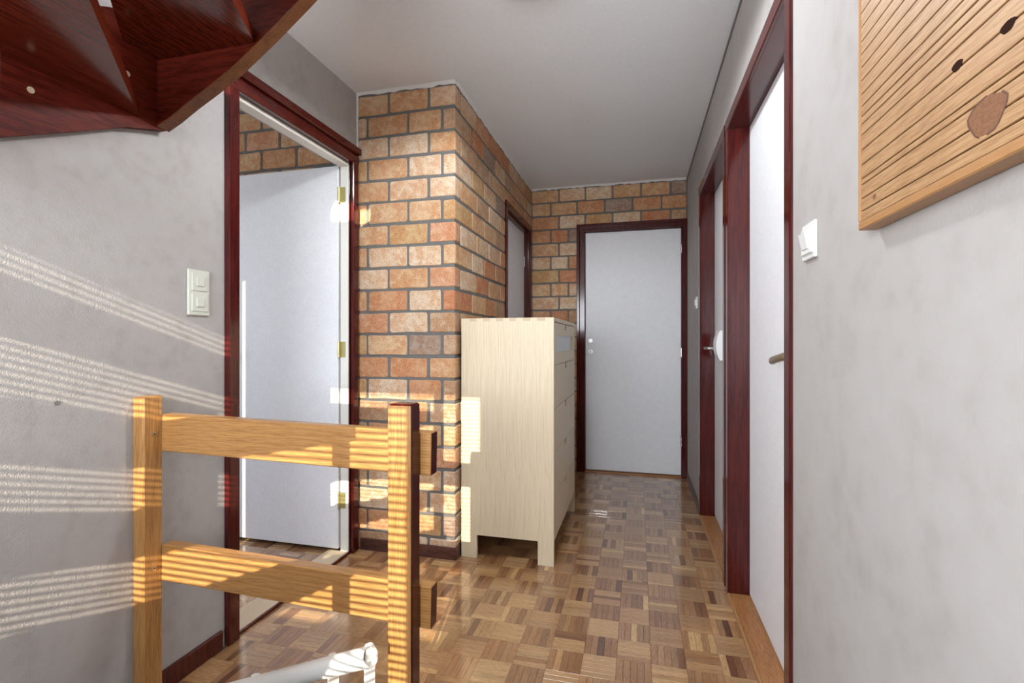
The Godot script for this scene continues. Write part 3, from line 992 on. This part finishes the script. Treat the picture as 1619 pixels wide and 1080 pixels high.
func build_small_things():
	# double switch on the wallpapered wall
	var s := base("light_switch", "cream double light switch on the wallpaper beside the mahogany frame", "switch")
	box("cover_frame", Vector3(XL, 1.199, -1.400), Vector3(XL + 0.009, 1.354, -1.316), M.plastic, s, 0.002)
	for y in [1.2425, 1.3125]:
		var p := box("surround", Vector3(XL + 0.008, y - 0.030, -1.390), Vector3(XL + 0.0125, y + 0.030, -1.328), M.plastic, s, 0.0015)
		box("rocker", Vector3(XL + 0.012, y - 0.0145, -1.373), Vector3(XL + 0.0165, y + 0.0145, -1.343), M.plastic, p, 0.0015)
	# single switch on the smooth wall
	s = base("light_switch_001", "white single light switch between brown door frame and pine panel", "switch")
	box("cover_frame", Vector3(XR - 0.008, 1.300, -1.312), Vector3(XR, 1.384, -1.228), M.plastic_white, s, 0.002)
	var p2 := box("surround", Vector3(XR - 0.013, 1.312, -1.302), Vector3(XR - 0.0075, 1.372, -1.238), M.plastic_white, s, 0.0015)
	var st := new_st()
	add_prism(st, PackedVector2Array([Vector2(XR - 0.0125, 1.322), Vector2(XR - 0.0155, 1.324), Vector2(XR - 0.0225, 1.360), Vector2(XR - 0.0125, 1.362)]), 2, -1.290, -1.250)
	obj("rocker", st, M.plastic_white, p2)
	# small switch at the far end
	s = base("wall_switch", "small white switch on the wall between corridor's end and far door frame", "switch")
	box("cover_frame", Vector3(XR - 0.009, 1.330, -3.560), Vector3(XR, 1.410, -3.480), M.plastic_white, s, 0.003)
	box("rocker", Vector3(XR - 0.016, 1.350, -3.545), Vector3(XR - 0.0085, 1.392, -3.495), M.plastic_white, s, 0.003)
	# pine lath panel
	var w := base("pine_panel", "framed pine panel of narrow horizontal laths with knots on the smooth wall", "wall panel")
	var xa := 0.360
	var za := -0.945
	var zb := -0.10
	var yb := 1.296
	var yt := 2.02
	box("backing", Vector3(XR - 0.006, yb + 0.01, za + 0.01), Vector3(XR - 0.001, yt - 0.01, zb - 0.01), M.pine_edge, w)
	box("frame_edge", Vector3(xa, yb, za), Vector3(XR - 0.001, yb + 0.014, zb), M.pine_edge, w, 0.002)
	box("frame_edge", Vector3(xa, yt - 0.012, za), Vector3(XR - 0.001, yt, zb), M.pine_edge, w, 0.002)
	box("frame_edge", Vector3(xa, yb + 0.014, za), Vector3(XR - 0.001, yt - 0.012, za + 0.006), M.pine_edge, w, 0.002)
	box("frame_edge", Vector3(xa, yb + 0.014, zb - 0.006), Vector3(XR - 0.001, yt - 0.012, zb), M.pine_edge, w, 0.002)
	var ys := [1.310, 1.327, 1.348, 1.371, 1.381, 1.404, 1.429, 1.454, 1.472, 1.485, 1.502, 1.522, 1.545, 1.567, 1.589, 1.610, 1.634, 1.658, 1.680]
	while ys[-1] < yt - 0.04: ys.append(ys[-1] + 0.021 + 0.004 * (ys.size() % 3))
	for k in ys.size() - 1:
		box("lath", Vector3(xa + 0.002, ys[k] + 0.0009, za + 0.006), Vector3(XR - 0.007, ys[k + 1] - 0.0009, zb - 0.006), M.pine, w, 0.0008)
	for q in [[1.432, -0.684, 0.010, 0.006, M.knot_dark], [1.428, -0.603, 0.011, 0.006, M.knot_dark], [1.352, -0.634, 0.028, 0.020, M.knot], [1.3388, -0.891, 0.006, 0.004, M.knot]]:
		st = new_st()
		var pl := PackedVector2Array()
		for i in 16:
			var t := TAU * i / 16
			pl.append(Vector2(q[1] + q[2] * cos(t) * (1.0 + 0.15 * sin(3 * t)), q[0] + q[3] * sin(t)))
		add_prism(st, pl, 0, xa + 0.0017, xa + 0.0035)
		var kn := obj("knot", st, q[4], w)
		if q[2] > 0.02:
			st = new_st()
			for i in 16:
				var p0 := pl[i]
				var p1 := pl[(i + 1) % 16]
				var cc := Vector2(q[1], q[0])
				var o0 := cc + (p0 - cc) * 1.1
				var o1 := cc + (p1 - cc) * 1.1
				if i in [2, 3, 11]: continue
				quad(st, Vector3(xa + 0.0016, p0.y, p0.x), Vector3(xa + 0.0016, p1.y, p1.x), Vector3(xa + 0.0016, o1.y, o1.x), Vector3(xa + 0.0016, o0.y, o0.x), Vector3(-1, 0, 0))
			obj("bark_ring", st, M.knot_ring, kn)
	# wall plug left in the wallpaper
	st = new_st()
	add_tube(st, [Vector3(XL - 0.004, 0.951, -0.939), Vector3(XL + 0.002, 0.951, -0.939)], 0.0065, 12, true, 0.003)
	var pg := obj("wall_plug", st, M.cable, self)
	tag(pg, "small grey wall plug left in a hole of the wallpaper", "wall plug")
	# white tubular handrail rising out of the stairwell
	var hr := base("handrail", "white tubular handrail with open end on flat brackets below the railing", "handrail")
	var a := Vector3(-0.609, 0.371, -1.031)
	var b := Vector3(-0.985, 0.196, -1.090)
	var dir := (b - a).normalized()
	st = new_st()
	add_tube(st, [a, a + dir * 0.4, a + dir * 0.85], 0.0235, 28, false, 0.0205)
	obj("tube", st, M.tube_white, hr)
	st = new_st()
	add_tube(st, [a - dir * 0.001, a + dir * 0.006], 0.0255, 28, false, 0.0200)
	obj("collar", st, M.tube_white, hr)
	var side := Vector3(dir.z, 0, -dir.x).normalized()
	for q in [0.012, 0.135, 0.43, 0.75]:
		st = new_st()
		var c: Vector3 = a + dir * float(q)
		var pts := [Vector3.UP * (-1.1 - c.y + 0.001) + side * 0.004, side * 0.004]
		for i in 9:
			var t := PI * 0.5 + PI * 0.5 * i / 8
			pts.append(side * cos(t) * 0.031 + Vector3.UP * sin(t) * 0.031)
		pts.append(side * -0.031 + Vector3.UP * (-1.1 - c.y + 0.001))
		for sgn in [-1.0, 1.0]:
			for i in range(1, pts.size() - 1):
				tri(st, c + dir * 0.002 * sgn + pts[0], c + dir * 0.002 * sgn + pts[i], c + dir * 0.002 * sgn + pts[i + 1], dir * sgn)
		for i in pts.size():
			var p: Vector3 = pts[i]
			var n: Vector3 = pts[(i + 1) % pts.size()]
			var nrm := dir.cross(n - p).normalized()
			if nrm.dot(p + n + Vector3.UP * 0.4) < 0.0: nrm = -nrm
			quad(st, c - dir * 0.002 + p, c - dir * 0.002 + n, c + dir * 0.002 + n, c + dir * 0.002 + p, nrm)
		obj("bracket", st, M.tube_white, hr)
	# ceiling lamp just before the corridor, switched on as added fill light
	var l := base("ceiling_lamp", "round flat white ceiling lamp above the landing", "lamp")
	st = new_st()
	add_tube(st, [Vector3(-0.40, CEIL, -1.60), Vector3(-0.40, CEIL - 0.03, -1.60)], 0.14, 32)
	obj("base_plate", st, M.white_paint, l)
	st = new_st()
	add_tube(st, [Vector3(-0.40, CEIL - 0.03, -1.60), Vector3(-0.40, CEIL - 0.075, -1.60)], 0.13, 32)
	obj("lamp_shade", st, M.lamp_glass, l)
	var sp := SpotLight3D.new()  # fill added to even out the light along the corridor
	sp.name = "added_lamp_fill"
	sp.light_energy = 1.95
	sp.light_color = Color(0.96, 0.98, 1.0)
	sp.light_size = 0.11
	sp.spot_angle = 86.0
	sp.spot_angle_attenuation = 0.25
	sp.spot_range = 20.0
	sp.shadow_enabled = true
	add_child(sp)
	sp.look_at_from_position(Vector3(-0.40, CEIL - 0.085, -1.60), Vector3(-0.40, 0.0, -1.601), Vector3.FORWARD)
